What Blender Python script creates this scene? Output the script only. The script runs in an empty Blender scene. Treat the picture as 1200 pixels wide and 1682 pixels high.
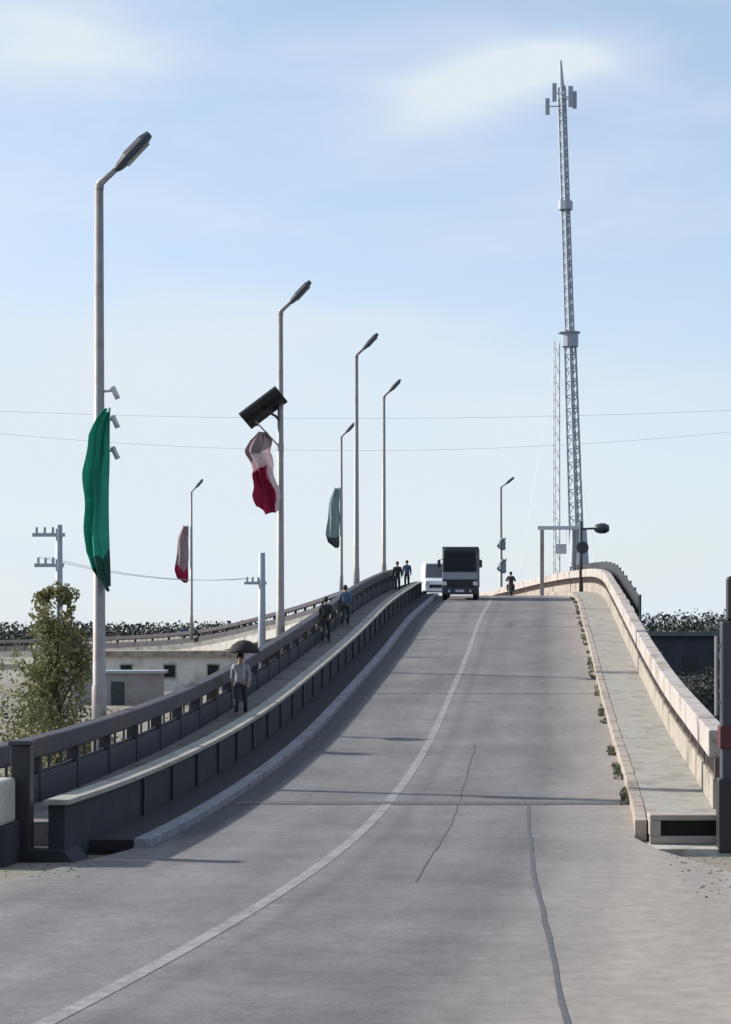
import bpy, bmesh, math, random
from mathutils import Vector, Matrix, noise
import numpy as np
R = math.radians
sc = bpy.context.scene
C = sc.collection

# ------------------------------------------------------------ camera
cd = bpy.data.cameras.new('camera'); cam = bpy.data.objects.new('camera', cd); C.objects.link(cam)
cam.location = (0, 0, 0); cam.rotation_euler = (R(90), 0, 0)
cd.sensor_fit = 'HORIZONTAL'; cd.sensor_width = 36; cd.lens = 3660/1200*36
cd.shift_x = -250/1200; cd.shift_y = 194/1200
cd.clip_start = 0.3; cd.clip_end = 6000
sc.camera = cam

# ------------------------------------------------------------ light
SUN_EL, SUN_DIR = R(27), Vector((-0.96, 0.28, 0)).normalized()
sv = Vector((SUN_DIR.x*math.cos(SUN_EL), SUN_DIR.y*math.cos(SUN_EL), math.sin(SUN_EL)))
sl = bpy.data.lights.new('sun', 'SUN'); sl.energy = 4.4; sl.angle = R(1.4); sl.color = (1, .955, .88)
so = bpy.data.objects.new('sun', sl); C.objects.link(so); so.rotation_euler = sv.to_track_quat('Z', 'Y').to_euler()
so.location = (-30, 20, 60)
w = bpy.data.worlds.new('World'); sc.world = w; w.use_nodes = True
nt = w.node_tree; nt.nodes.clear()
def N(tree, typ, **kw):
    n = tree.nodes.new(typ)
    for k, v in kw.items():
        if k == 'inp':
            for a, b in v.items(): n.inputs[a].default_value = b
        else: setattr(n, k, v)
    return n
def L(tree, a, b): tree.links.new(a, b)
def ramp(tree, fac, stops):
    r = N(tree, 'ShaderNodeValToRGB'); L(tree, fac, r.inputs[0])
    e = r.color_ramp.elements
    while len(e) < len(stops): e.new(.5)
    for i, (p, c) in enumerate(stops):
        e[i].position = p; e[i].color = (*c, 1) if len(c) == 3 else c
    return r
def math_(tree, op, a, b=None, clamp=False):
    n = N(tree, 'ShaderNodeMath', operation=op, use_clamp=clamp)
    for i, v in enumerate((a, b)):
        if v is None: continue
        if isinstance(v, (int, float)): n.inputs[i].default_value = v
        else: L(tree, v, n.inputs[i])
    return n.outputs[0]
sky = N(nt, 'ShaderNodeTexSky', sky_type='NISHITA', sun_disc=False, sun_elevation=SUN_EL,
        sun_rotation=math.atan2(SUN_DIR.x, SUN_DIR.y), altitude=200, air_density=1.0, dust_density=0.6, ozone_density=1.8)
tc = N(nt, 'ShaderNodeTexCoord')
sep = N(nt, 'ShaderNodeSeparateXYZ'); L(nt, tc.outputs['Generated'], sep.inputs[0])
# cloud veil: soft white streaks lying in the sky by direction
ysafe = math_(nt, 'MAXIMUM', sep.outputs[1], .05)
az = math_(nt, 'DIVIDE', sep.outputs[0], ysafe)
el = math_(nt, 'DIVIDE', sep.outputs[2], ysafe)
mp = N(nt, 'ShaderNodeMapping', inp={'Scale': (5, 5, 17), 'Rotation': (0, R(-9), 0)}); L(nt, tc.outputs['Generated'], mp.inputs[0])
n1 = N(nt, 'ShaderNodeTexNoise', inp={'Scale': 1.5, 'Detail': 6, 'Roughness': .52, 'Distortion': .35}); L(nt, mp.outputs[0], n1.inputs[0])
veil = ramp(nt, n1.outputs[0], [(.40, (0, 0, 0)), (.72, (1, 1, 1))])
def blob(a0, e0, sa, se, tilt):
    da = math_(nt, 'SUBTRACT', az, a0); de = math_(nt, 'SUBTRACT', el, e0)
    de2 = math_(nt, 'SUBTRACT', de, math_(nt, 'MULTIPLY', da, tilt))
    q = math_(nt, 'ADD', math_(nt, 'POWER', math_(nt, 'ABSOLUTE', math_(nt, 'DIVIDE', da, sa)), 2), math_(nt, 'POWER', math_(nt, 'ABSOLUTE', math_(nt, 'DIVIDE', de2, se)), 2))
    return math_(nt, 'POWER', 2.718, math_(nt, 'MULTIPLY', q, -1))
F = 3660
bl = blob((760-850)/F, (1035-160)/F, .036, .015, .20)
b2 = blob((80-850)/F, (1035-90)/F, .055, .026, .1)
b3 = blob((250-850)/F, (1035-700)/F, .16, .045, .0)
b4 = blob((930-850)/F, (1035-95)/F, .034, .010, .1)
blsum = math_(nt, 'ADD', math_(nt, 'ADD', math_(nt, 'MULTIPLY', bl, .92), math_(nt, 'MULTIPLY', b2, .60)), math_(nt, 'ADD', math_(nt, 'MULTIPLY', b3, .46), math_(nt, 'MULTIPLY', b4, .42)))
wisp = math_(nt, 'MULTIPLY', blsum, math_(nt, 'ADD', math_(nt, 'MULTIPLY', n1.outputs[0], 1.5), .2))
low = ramp(nt, el, [(0.0, (.85,)*3), (.06, (.68,)*3), (.13, (.42,)*3), (.28, (.32,)*3)])
cl0 = math_(nt, 'ADD', math_(nt, 'MULTIPLY', veil.outputs[0], .30), wisp)
cl1 = math_(nt, 'ADD', cl0, low.outputs[0], clamp=True)
hue = N(nt, 'ShaderNodeMix', data_type='RGBA', blend_type='MULTIPLY', inp={'Factor': 1.0})
L(nt, sky.outputs[0], hue.inputs['A']); hue.inputs['B'].default_value = (1.04, 1.05, 1.15, 1)
mixc = N(nt, 'ShaderNodeMix', data_type='RGBA'); L(nt, cl1, mixc.inputs['Factor']); L(nt, hue.outputs['Result'], mixc.inputs['A'])
mixc.inputs['B'].default_value = (4.95, 5.5, 6.0, 1)
bg = N(nt, 'ShaderNodeBackground', inp={'Strength': .10}); L(nt, mixc.outputs['Result'], bg.inputs[0])
wo = N(nt, 'ShaderNodeOutputWorld'); L(nt, bg.outputs[0], wo.inputs[0])
sc.view_settings.view_transform = 'Standard'; sc.view_settings.look = 'None'
sc.view_settings.exposure = 0.60; sc.view_settings.gamma = 1
sc.render.engine = 'CYCLES'

# ------------------------------------------------------------ materials
def mat(name, col, rough=.8, var=.25, scale=2.0, bump=.0, metal=0.0, stain=None, coat=0.0, stain_scale=.7, stain_pos=(.52, .62), translucent=0):
    m = bpy.data.materials.new(name); m.use_nodes = True; t = m.node_tree
    b = t.nodes['Principled BSDF']; b.inputs['Roughness'].default_value = rough; b.inputs['Metallic'].default_value = metal
    b.inputs['Coat Weight'].default_value = coat
    o = N(t, 'ShaderNodeTexCoord')
    a = N(t, 'ShaderNodeTexNoise', inp={'Scale': scale, 'Detail': 8, 'Roughness': .6}); L(t, o.outputs['Object'], a.inputs[0])
    r = ramp(t, a.outputs[0], [(.3, tuple(c*(1-var) for c in col)), (.7, tuple(min(1, c*(1+var)) for c in col))])
    out = r.outputs[0]
    if stain:
        s = N(t, 'ShaderNodeTexNoise', inp={'Scale': stain_scale, 'Detail': 5, 'Roughness': .65}); L(t, o.outputs['Object'], s.inputs[0])
        sr = ramp(t, s.outputs[0], [(stain_pos[0], (0, 0, 0)), (stain_pos[1], (1, 1, 1))])
        mx = N(t, 'ShaderNodeMix', data_type='RGBA'); L(t, sr.outputs[0], mx.inputs['Factor']); L(t, out, mx.inputs['A'])
        mx.inputs['B'].default_value = (*stain, 1); out = mx.outputs['Result']
    L(t, out, b.inputs['Base Color'])
    if bump:
        bp = N(t, 'ShaderNodeBump', inp={'Strength': bump, 'Distance': .03}); L(t, a.outputs[0], bp.inputs['Height']); L(t, bp.outputs[0], b.inputs['Normal'])
    if translucent:
        tr = N(t, 'ShaderNodeBsdfTranslucent'); L(t, out, tr.inputs[0])
        ms = N(t, 'ShaderNodeMixShader', inp={0: translucent}); L(t, b.outputs[0], ms.inputs[1]); L(t, tr.outputs[0], ms.inputs[2])
        L(t, ms.outputs[0], t.nodes['Material Output'].inputs[0])
    return m
M = {}
M['conc_pale'] = mat('pale concrete', (.40, .385, .345), .9, .18, 3, .3, stain=(.22, .21, .17))
M['conc_walk'] = mat('walk concrete', (.30, .285, .25), .9, .16, 2.5, .2, stain=(.225, .21, .18), stain_scale=1.3)
M['conc_dark'] = mat('shade-dark concrete', (.022, .021, .032), .85, .35, 2.5, .3, stain=(.014, .014, .017))  # darkness of the left wall's shaded face is put into this colour
M['conc_mid'] = mat('weathered concrete', (.20, .19, .18), .9, .25, 2, .3, stain=(.11, .11, .1))
M['pink'] = mat('pinkish white paint', (.41, .365, .33), .8, .16, 2.2, .25, stain=(.26, .21, .175), stain_scale=1.1)
M['beige'] = mat('beige render', (.33, .285, .235), .85, .18, 2, .3, stain=(.19, .155, .12))
M['brown'] = mat('brown paint', (.085, .062, .054), .85, .25, 3, .2)
M['darkrail'] = mat('shade-dark rail', (.036, .033, .046), .7, .35, 3, .2, stain=(.055, .044, .036))  # left balustrade: shaded-side darkness built into the base colour
M['kerbl'] = mat('kerb worn paint', (.20, .20, .23), .85, .25, 2.5, .2, stain=(.15, .15, .16), stain_scale=1.5)
M['gutter'] = mat('gutter grime and shade', (.022, .021, .026), .95, .3, 4, .2)  # grime, darkened further to carry the shade under the wall
M['galv'] = mat('galvanised steel', (.28, .265, .26), .55, .12, 6, 0, metal=.35, stain=(.26, .21, .19), stain_scale=1.2)
M['galv_pale'] = mat('pale galvanised steel', (.50, .51, .53), .55, .08, 6, 0, metal=.2)
M['mast'] = mat('grey mast steel', (.32, .35, .40), .6, .1, 4, 0, metal=.3)
M['lamp'] = mat('dark lamp housing', (.03, .04, .055), .45, .15, 6)
M['lens'] = mat('lamp lens', (.12, .14, .17), .2, .05, 6)
M['panel'] = mat('solar cell', (.006, .008, .012), .4, .2, 12)
M['green'] = mat('green cloth', (.028, .34, .235), .9, .2, 2.5, .1, translucent=.3)
M['green_dk'] = mat('dark green cloth', (.006, .06, .045), .9, .2, 2.5, .1, translucent=.2)
M['maroon'] = mat('maroon cloth', (.30, .010, .055), .9, .2, 3, .1, translucent=.25)
M['white_cl'] = mat('white cloth', (.72, .58, .60), .9, .08, 3, .1, translucent=.4)
M['grey_cl'] = mat('faded grey cloth', (.33, .25, .27), .9, .3, 3, .1, translucent=.3)
M['greygreen'] = mat('grey green cloth', (.26, .36, .35), .9, .2, 3, .1, translucent=.3)
M['slate_wall'] = mat('slate wall', (.035, .038, .05), .9, .3, .3, 0, stain=(.07, .07, .085), stain_scale=.12)
M['slate_roof'] = mat('slate roof', (.09, .11, .12), .8, .2, .5)
M['limewash'] = mat('limewash', (.62, .59, .54), .9, .12, 1.5, .2, stain=(.42, .38, .33), stain_scale=.5)
M['black'] = mat('black paint', (.012, .012, .014), .5, .2, 5)
M['postdark'] = mat('dark slate paint', (.035, .038, .048), .6, .25, 3, .1)
M['red'] = mat('dark red paint', (.07, .010, .013), .6, .25, 4, .1)
M['glass'] = mat('dark vehicle glass', (.008, .014, .020), .35, .1, 2)
M['glass'].node_tree.nodes['Principled BSDF'].inputs['Specular IOR Level'].default_value = .2
M['truck'] = mat('slate blue truck paint', (.018, .032, .046), .5, .12, 3)
M['bumper'] = mat('grey bumper paint', (.26, .27, .31), .5, .12, 5)
M['white'] = mat('white vehicle paint', (.85, .86, .88), .35, .03, 3, coat=.4)
M['rubber'] = mat('rubber', (.015, .015, .016), .9, .2, 10)
M['rim'] = mat('rim metal', (.3, .3, .31), .4, .1, 10, metal=.6)
M['hl'] = mat('headlamp glass', (.55, .56, .58), .15, .03, 4, coat=.5)
M['skin'] = mat('skin', (.30, .17, .11), .6, .1, 8)
M['hair'] = mat('black hair', (.01, .009, .008), .7, .2, 20)
for nm, c in [('shirt_grey', (.25, .25, .27)), ('shirt_dark', (.02, .022, .03)), ('shirt_blue', (.06, .10, .16)), ('trouser', (.03, .03, .035)), ('shirt_maroon', (.13, .02, .04)), ('shirt_white', (.6, .6, .58))]:
    M[nm] = mat(nm.replace('_', ' '), c, .9, .15, 5)
M['bark'] = mat('bark', (.08, .055, .045), .95, .3, 6, .5)
def leafmat(name, a, b, tr=.25, sc_=.9):
    m = bpy.data.materials.new(name); m.use_nodes = True; t = m.node_tree
    p = t.nodes['Principled BSDF']; p.inputs['Roughness'].default_value = .7
    o = N(t, 'ShaderNodeTexCoord'); n = N(t, 'ShaderNodeTexNoise', inp={'Scale': sc_, 'Detail': 6, 'Roughness': .7}); L(t, o.outputs['Object'], n.inputs[0])
    g = N(t, 'ShaderNodeNewGeometry'); ad = math_(t, 'ADD', math_(t, 'MULTIPLY', g.outputs['Random Per Island'], .5), math_(t, 'MULTIPLY', n.outputs[0], .6))
    r = ramp(t, ad, [(.25, a), (.85, b)]); L(t, r.outputs[0], p.inputs['Base Color'])
    tl = N(t, 'ShaderNodeBsdfTranslucent'); L(t, r.outputs[0], tl.inputs[0])
    ms = N(t, 'ShaderNodeMixShader', inp={0: tr}); L(t, p.outputs[0], ms.inputs[1]); L(t, tl.outputs[0], ms.inputs[2]); L(t, ms.outputs[0], t.nodes['Material Output'].inputs[0])
    return m
M['leaf_olive'] = leafmat('olive leaves', (.095, .10, .036), (.25, .245, .11))
M['leaf_dark'] = leafmat('dark leaves', (.016, .022, .014), (.045, .055, .035), .12)
M['leaf_far'] = leafmat('far leaves', (.012, .018, .014), (.032, .040, .030), .08, .08)
M['leaf_scrub'] = leafmat('scrub leaves', (.018, .022, .020), (.062, .066, .058), .12, .25)
M['weed'] = leafmat('weed leaves', (.05, .055, .03), (.13, .14, .075))

# asphalt and painted line use the road's own UV (metres across, metres along)
def road_mat(name, line=False):
    m = bpy.data.materials.new(name); m.use_nodes = True; t = m.node_tree
    b = t.nodes['Principled BSDF']; b.inputs['Roughness'].default_value = .88
    o = N(t, 'ShaderNodeTexCoord'); uv = N(t, 'ShaderNodeSeparateXYZ'); L(t, o.outputs['UV'], uv.inputs[0])
    fine = N(t, 'ShaderNodeTexNoise', inp={'Scale': 22, 'Detail': 6, 'Roughness': .82}); L(t, o.outputs['Object'], fine.inputs[0])
    st = N(t, 'ShaderNodeMapping', inp={'Scale': (.9, .10, 1)}); L(t, o.outputs['UV'], st.inputs[0])
    mid = N(t, 'ShaderNodeTexNoise', inp={'Scale': 1.0, 'Detail': 7, 'Roughness': .62}); L(t, st.outputs[0], mid.inputs[0])
    big = N(t, 'ShaderNodeTexNoise', inp={'Scale': .30, 'Detail': 7, 'Roughness': .68}); L(t, o.outputs['Object'], big.inputs[0])
    base = ramp(t, mid.outputs[0], [(.3, (.124, .118, .118)), (.7, (.174, .166, .165))])
    f1 = ramp(t, fine.outputs[0], [(.3, (.60,)*3), (.7, (1.40,)*3)])
    x1 = N(t, 'ShaderNodeMix', data_type='RGBA', blend_type='MULTIPLY', inp={'Factor': 1}); L(t, base.outputs[0], x1.inputs['A']); L(t, f1.outputs[0], x1.inputs['B'])
    g1 = ramp(t, big.outputs[0], [(.35, (.74, .73, .75)), (.65, (1.16, 1.15, 1.13))])
    x2 = N(t, 'ShaderNodeMix', data_type='RGBA', blend_type='MULTIPLY', inp={'Factor': 1}); L(t, x1.outputs['Result'], x2.inputs['A']); L(t, g1.outputs[0], x2.inputs['B'])
    # polished wheel tracks, plus the wall's shadow painted dark along the left kerb
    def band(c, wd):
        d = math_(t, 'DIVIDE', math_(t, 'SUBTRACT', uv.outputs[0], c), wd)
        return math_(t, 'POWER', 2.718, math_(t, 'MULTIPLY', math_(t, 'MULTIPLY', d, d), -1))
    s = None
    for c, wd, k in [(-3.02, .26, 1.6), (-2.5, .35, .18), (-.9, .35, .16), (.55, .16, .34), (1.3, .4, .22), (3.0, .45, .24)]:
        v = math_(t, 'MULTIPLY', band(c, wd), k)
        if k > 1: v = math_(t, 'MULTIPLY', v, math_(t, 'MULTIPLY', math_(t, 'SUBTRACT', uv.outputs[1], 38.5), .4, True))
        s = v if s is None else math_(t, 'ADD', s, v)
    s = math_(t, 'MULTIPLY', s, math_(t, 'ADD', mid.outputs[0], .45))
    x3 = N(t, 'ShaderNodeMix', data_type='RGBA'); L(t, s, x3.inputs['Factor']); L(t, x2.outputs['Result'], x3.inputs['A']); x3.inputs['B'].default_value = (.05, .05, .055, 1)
    vo = N(t, 'ShaderNodeTexVoronoi', inp={'Scale': .55}); L(t, st.outputs[0], vo.inputs[0])
    oil = ramp(t, vo.outputs['Distance'], [(.02, (.6,)*3), (.16, (0,)*3)])
    xo_ = N(t, 'ShaderNodeMix', data_type='RGBA'); L(t, math_(t, 'MULTIPLY', oil.outputs[0], 1.3, True), xo_.inputs['Factor']); L(t, x3.outputs['Result'], xo_.inputs['A']); xo_.inputs['B'].default_value = (.06, .058, .06, 1); x3 = xo_
    # dust towards the right verge and, near the bridge mouth, the left one
    dr = math_(t, 'MULTIPLY', math_(t, 'SUBTRACT', uv.outputs[0], 3.2), .55, clamp=True)
    dm = math_(t, 'MULTIPLY', math_(t, 'MULTIPLY', dr, .9), math_(t, 'ADD', mid.outputs[0], .4), clamp=True)
    x4 = N(t, 'ShaderNodeMix', data_type='RGBA'); L(t, dm, x4.inputs['Factor']); L(t, x3.outputs['Result'], x4.inputs['A']); x4.inputs['B'].default_value = (.30, .262, .225, 1)
    near = math_(t, 'MULTIPLY', math_(t, 'SUBTRACT', 39.5, uv.outputs[1]), .4, clamp=True)
    dl = math_(t, 'MULTIPLY', math_(t, 'SUBTRACT', -3.4, uv.outputs[0]), .8, clamp=True)
    dd = math_(t, 'MULTIPLY', math_(t, 'MULTIPLY', near, dl), math_(t, 'ADD', math_(t, 'MULTIPLY', mid.outputs[0], .8), .1), clamp=True)
    x5 = N(t, 'ShaderNodeMix', data_type='RGBA'); L(t, dd, x5.inputs['Factor']); L(t, x4.outputs['Result'], x5.inputs['A']); x5.inputs['B'].default_value = (.26, .25, .21, 1)
    out = x5.outputs['Result']
    if line:
        wn = N(t, 'ShaderNodeTexNoise', inp={'Scale': 5, 'Detail': 6, 'Roughness': .7}); L(t, o.outputs['Object'], wn.inputs[0])
        wr = ramp(t, wn.outputs[0], [(.36, (.12,)*3), (.62, (.62,)*3)])
        x6 = N(t, 'ShaderNodeMix', data_type='RGBA'); L(t, wr.outputs[0], x6.inputs['Factor']); L(t, out, x6.inputs['A']); x6.inputs['B'].default_value = (.34, .34, .33, 1); out = x6.outputs['Result']
    mot = N(t, 'ShaderNodeTexNoise', inp={'Scale': 3.2, 'Detail': 8, 'Roughness': .75}); L(t, o.outputs['Object'], mot.inputs[0])
    mr = ramp(t, mot.outputs[0], [(.32, (.80,)*3), (.68, (1.20,)*3)])
    xm = N(t, 'ShaderNodeMix', data_type='RGBA', blend_type='MULTIPLY', inp={'Factor': 1}); L(t, out, xm.inputs['A']); L(t, mr.outputs[0], xm.inputs['B']); out = xm.outputs['Result']
    L(t, out, b.inputs['Base Color'])
    bp = N(t, 'ShaderNodeBump', inp={'Strength': .25, 'Distance': .01}); L(t, fine.outputs[0], bp.inputs['Height']); L(t, bp.outputs[0], b.inputs['Normal'])
    return m
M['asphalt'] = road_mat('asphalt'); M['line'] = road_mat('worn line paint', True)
M['patch'] = mat('patched asphalt', (.085, .083, .088), .9, .35, 9, .2)
M['tar'] = mat('tar seal', (.082, .079, .080), .7, .3, 6)
def ground_mat():
    m = bpy.data.materials.new('ground soil'); m.use_nodes = True; t = m.node_tree; b = t.nodes['Principled BSDF']; b.inputs['Roughness'].default_value = .95
    g = N(t, 'ShaderNodeNewGeometry'); s = N(t, 'ShaderNodeSeparateXYZ'); L(t, g.outputs['Position'], s.inputs[0])
    n = N(t, 'ShaderNodeTexNoise', inp={'Scale': .35, 'Detail': 9, 'Roughness': .7}); L(t, g.outputs['Position'], n.inputs[0])
    nf = N(t, 'ShaderNodeTexNoise', inp={'Scale': 9, 'Detail': 6, 'Roughness': .7}); L(t, g.outputs['Position'], nf.inputs[0])
    soil = ramp(t, n.outputs[0], [(.32, (.10, .10, .065)), (.55, (.23, .20, .16)), (.75, (.30, .27, .22))])
    dark = ramp(t, n.outputs[0], [(.3, (.03, .032, .028)), (.7, (.085, .085, .075))])
    wob = math_(t, 'ADD', s.outputs[0], math_(t, 'MULTIPLY', n.outputs[0], 4))
    k = math_(t, 'MULTIPLY', math_(t, 'SUBTRACT', wob, 5.5), .5, clamp=True)
    far = math_(t, 'MULTIPLY', math_(t, 'SUBTRACT', s.outputs[1], 42), .2, clamp=True)
    k = math_(t, 'MULTIPLY', k, far)
    x = N(t, 'ShaderNodeMix', data_type='RGBA'); L(t, k, x.inputs['Factor']); L(t, soil.outputs[0], x.inputs['A']); L(t, dark.outputs[0], x.inputs['B'])
    f = ramp(t, nf.outputs[0], [(.3, (.75,)*3), (.7, (1.25,)*3)])
    y = N(t, 'ShaderNodeMix', data_type='RGBA', blend_type='MULTIPLY', inp={'Factor': 1}); L(t, x.outputs['Result'], y.inputs['A']); L(t, f.outputs[0], y.inputs['B'])
    L(t, y.outputs['Result'], b.inputs['Base Color'])
    bp = N(t, 'ShaderNodeBump', inp={'Strength': .5, 'Distance': .05}); L(t, nf.outputs[0], bp.inputs['Height']); L(t, bp.outputs[0], b.inputs['Normal'])
    return m
M['ground'] = ground_mat()

# ------------------------------------------------------------ object helpers
def tag(o, label=None, cat=None, group=None, kind=None):
    if label: o['label'] = label
    if cat: o['category'] = cat
    if group: o['group'] = group
    if kind: o['kind'] = kind
    return o
def empty(name, loc, rz=0, label=None, cat=None, group=None):
    o = bpy.data.objects.new(name, None); C.objects.link(o); o.location = loc; o.rotation_euler = (0, 0, rz); o.empty_display_size = .2
    return tag(o, label, cat, group)
def obj(name, bm, m, parent=None, smooth=False, bevel=0):
    bmesh.ops.recalc_face_normals(bm, faces=bm.faces)
    me = bpy.data.meshes.new(name); bm.to_mesh(me); bm.free()
    for mm in (m if isinstance(m, (list, tuple)) else [m]): me.materials.append(M[mm])
    if smooth:
        me.polygons.foreach_set('use_smooth', [True]*len(me.polygons))
    o = bpy.data.objects.new(name, me); C.objects.link(o)
    if bevel:
        bv = o.modifiers.new('bevel', 'BEVEL'); bv.width = bevel; bv.segments = 2; bv.limit_method = 'ANGLE'
    if parent: o.parent = parent
    return o
def dup(o, parent=None):
    c = o.copy(); C.objects.link(c); c.parent = parent
    for ch in list(o.children): dup(ch, c)
    return c
def box(bm, x0, x1, y0, y1, z0, z1, mtx=None, mi=0):
    vs = [bm.verts.new(v) for v in [(x0, y0, z0), (x1, y0, z0), (x1, y1, z0), (x0, y1, z0), (x0, y0, z1), (x1, y0, z1), (x1, y1, z1), (x0, y1, z1)]]
    if mtx:
        for v in vs: v.co = mtx @ v.co
    for f in [(0, 3, 2, 1), (4, 5, 6, 7), (0, 1, 5, 4), (1, 2, 6, 5), (2, 3, 7, 6), (3, 0, 4, 7)]:
        bm.faces.new([vs[i] for i in f]).material_index = mi
    return bm
def tube(bm, pts, rad, seg=8, mi=0):
    pts = [Vector(p) for p in pts]; rad = rad if isinstance(rad, (list, tuple)) else [rad]*len(pts)
    rings = []; up0 = None
    for i, p in enumerate(pts):
        d = (pts[min(i+1, len(pts)-1)]-pts[max(i-1, 0)]).normalized()
        if up0 is None: up0 = Vector((0, 1, 0)) if abs(d.y) < .9 else Vector((1, 0, 0))
        a = d.cross(up0).normalized(); b = d.cross(a).normalized(); up0 = -b if (-b).dot(up0) > 0 else b
        rings.append([bm.verts.new(p+(a*math.cos(2*math.pi*k/seg)+b*math.sin(2*math.pi*k/seg))*rad[i]) for k in range(seg)])
    for r0, r1 in zip(rings, rings[1:]):
        for k in range(seg): bm.faces.new([r0[k], r0[(k+1) % seg], r1[(k+1) % seg], r1[k]]).material_index = mi
    bm.faces.new(rings[0][::-1]).material_index = mi; bm.faces.new(rings[-1]).material_index = mi
    return bm
def B(): return bmesh.new()

# ------------------------------------------------------------ the line of the road: (x, y, z) of the painted centre line
CP = [(-11.5, -22, -3.6), (-8.6, -8, -3.6), (-6.6, 6, -3.62), (-4.75, 18, -3.65), (-4.05, 24, -3.69), (-3.50, 30, -3.72), (-2.90, 40, -3.70), (-2.60, 50, -3.48), (-2.43, 60, -3.09), (-2.25, 75, -2.14),
      (-2.06, 90, -1.05), (-1.86, 110, .52), (-1.62, 130, 1.72), (-2.0, 148, 2.30), (-4.3, 168, 2.36), (-8.8, 188, 1.6), (-16.2, 207, .1), (-27, 224, -1.7), (-45, 240, -2.6), (-68, 253, -3.0), (-100, 264, -3.2), (-150, 276, -3.4), (-240, 292, -3.5)]
T0 = [p[1] for p in CP]
for i in range(15, len(CP)):
    T0[i] = T0[i-1]+math.dist(CP[i][:2], CP[i-1][:2])
K = np.array(T0); CA = np.array(CP); GR = np.gradient(CA, K, axis=0)
def path(t):
    i = int(np.clip(np.searchsorted(K, t)-1, 0, len(K)-2)); h = K[i+1]-K[i]; s = (t-K[i])/h
    return Vector((2*s**3-3*s**2+1)*CA[i]+(s**3-2*s**2+s)*h*GR[i]+(-2*s**3+3*s**2)*CA[i+1]+(s**3-s**2)*h*GR[i+1])
def head(t):
    if t <= 40: return Vector((0, 1, 0))
    a = path(t+.5)-path(t-.5); a.z = 0; a.normalize()
    if t < 50: a = (Vector((0, 1, 0)).lerp(a, (t-40)/10)).normalized()
    return a
def P(t, off, h=0):
    a = head(t); p = path(t)
    return Vector((p.x+a.y*off, p.y-a.x*off, p.z+h))
def trange(a, b, step):
    n = max(1, int(math.ceil((b-a)/step))); return [a+(b-a)*i/n for i in range(n+1)]
def sweep(bm, prof, t0, t1, step=2.5, mi=0, caps=True):
    rings = [[bm.verts.new(P(t, o, h)) for o, h in prof] for t in trange(t0, t1, step)]
    n = len(prof)
    for a, b in zip(rings, rings[1:]):
        for k in range(n): bm.faces.new([a[k], a[(k+1) % n], b[(k+1) % n], b[k]]).material_index = mi
    if caps: bm.faces.new(rings[0]).material_index = mi; bm.faces.new(rings[-1][::-1]).material_index = mi
    return bm
def rect(o0, o1, h0, h1): return [(o0, h0), (o1, h0), (o1, h1), (o0, h1)]
def sheet(name, m, tl, fl, fr, h, nx=6):
    bm = B(); uvl = bm.loops.layers.uv.new('UVMap'); rows = []
    for t in tl:
        a, b = fl(t), fr(t)
        rows.append([(bm.verts.new(P(t, a+(b-a)*k/nx, h)), (a+(b-a)*k/nx, t)) for k in range(nx+1)])
    for r0, r1 in zip(rows, rows[1:]):
        for k in range(nx):
            q = [r0[k], r0[k+1], r1[k+1], r1[k]]; f = bm.faces.new([v[0] for v in q])
            for lp, v in zip(f.loops, q): lp[uvl].uv = v[1]
    return obj(name, bm, m)
TEND = K[-1]-2
edgeL = lambda t: float(np.interp(t, [-22, 16, 24, 30, 34, 38, 400], [-13, -10, -7.8, -5.6, -4.2, -3.55, -3.55]))
edgeR = lambda t: float(np.interp(t, [-22, 16, 26, 34, 39, 400], [16, 11.5, 8.9, 6.6, 5.0, 5.0]))
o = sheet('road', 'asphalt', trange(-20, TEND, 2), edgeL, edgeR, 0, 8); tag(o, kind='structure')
# painted centre line
o = sheet('centre_line', 'line', trange(-20, TEND, 1.5), lambda t: -.10, lambda t: .10, .005, 1); tag(o, kind='structure')
# tar lines
rnd = random.Random(4)
bm = B()
def strip(bm, pts, wd, h=.006):
    vs = []
    for i, (t, of) in enumerate(pts):
        w_ = wd*(.8+.4*rnd.random()); vs.append((bm.verts.new(P(t, of-w_/2, h)), bm.verts.new(P(t, of+w_/2, h))))
    for a, b in zip(vs, vs[1:]): bm.faces.new([a[0], a[1], b[1], b[0]])
def xo(t, X): return X-path(t).x
pts = [(t, xo(t, float(np.interp(t, [19, 24, 30, 36, 46], [.52, .40, .33, .22, .20])))+rnd.uniform(-.02, .02)) for t in trange(17, 46, 1.3)]
strip(bm, pts, .06)
pts = [(t, xo(t, float(np.interp(t, [33, 36, 42, 50, 60], [-1.50, -1.45, -1.25, -1.2, -1.15])))+rnd.uniform(-.02, .02)) for t in trange(33, 60, .9)]
strip(bm, pts, .018)
tag(obj('tar_seam', bm, 'tar'), kind='structure')
for tj, wj in ((46.2, .30), (75, .05), (105, .05)):
    rows = []
    bm = B()
    for k in range(43):
        of = -3.2+8.2*k/42; rows.append((bm.verts.new(P(tj-wj+rnd.uniform(-.03, .03), of, .010)), bm.verts.new(P(tj+wj+rnd.uniform(-.03, .03), of, .010))))
    for a_, b_ in zip(rows, rows[1:]): bm.faces.new([a_[0], b_[0], b_[1], a_[1]])
    tag(obj('expansion_joint', bm, 'patch'), kind='structure')

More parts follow.
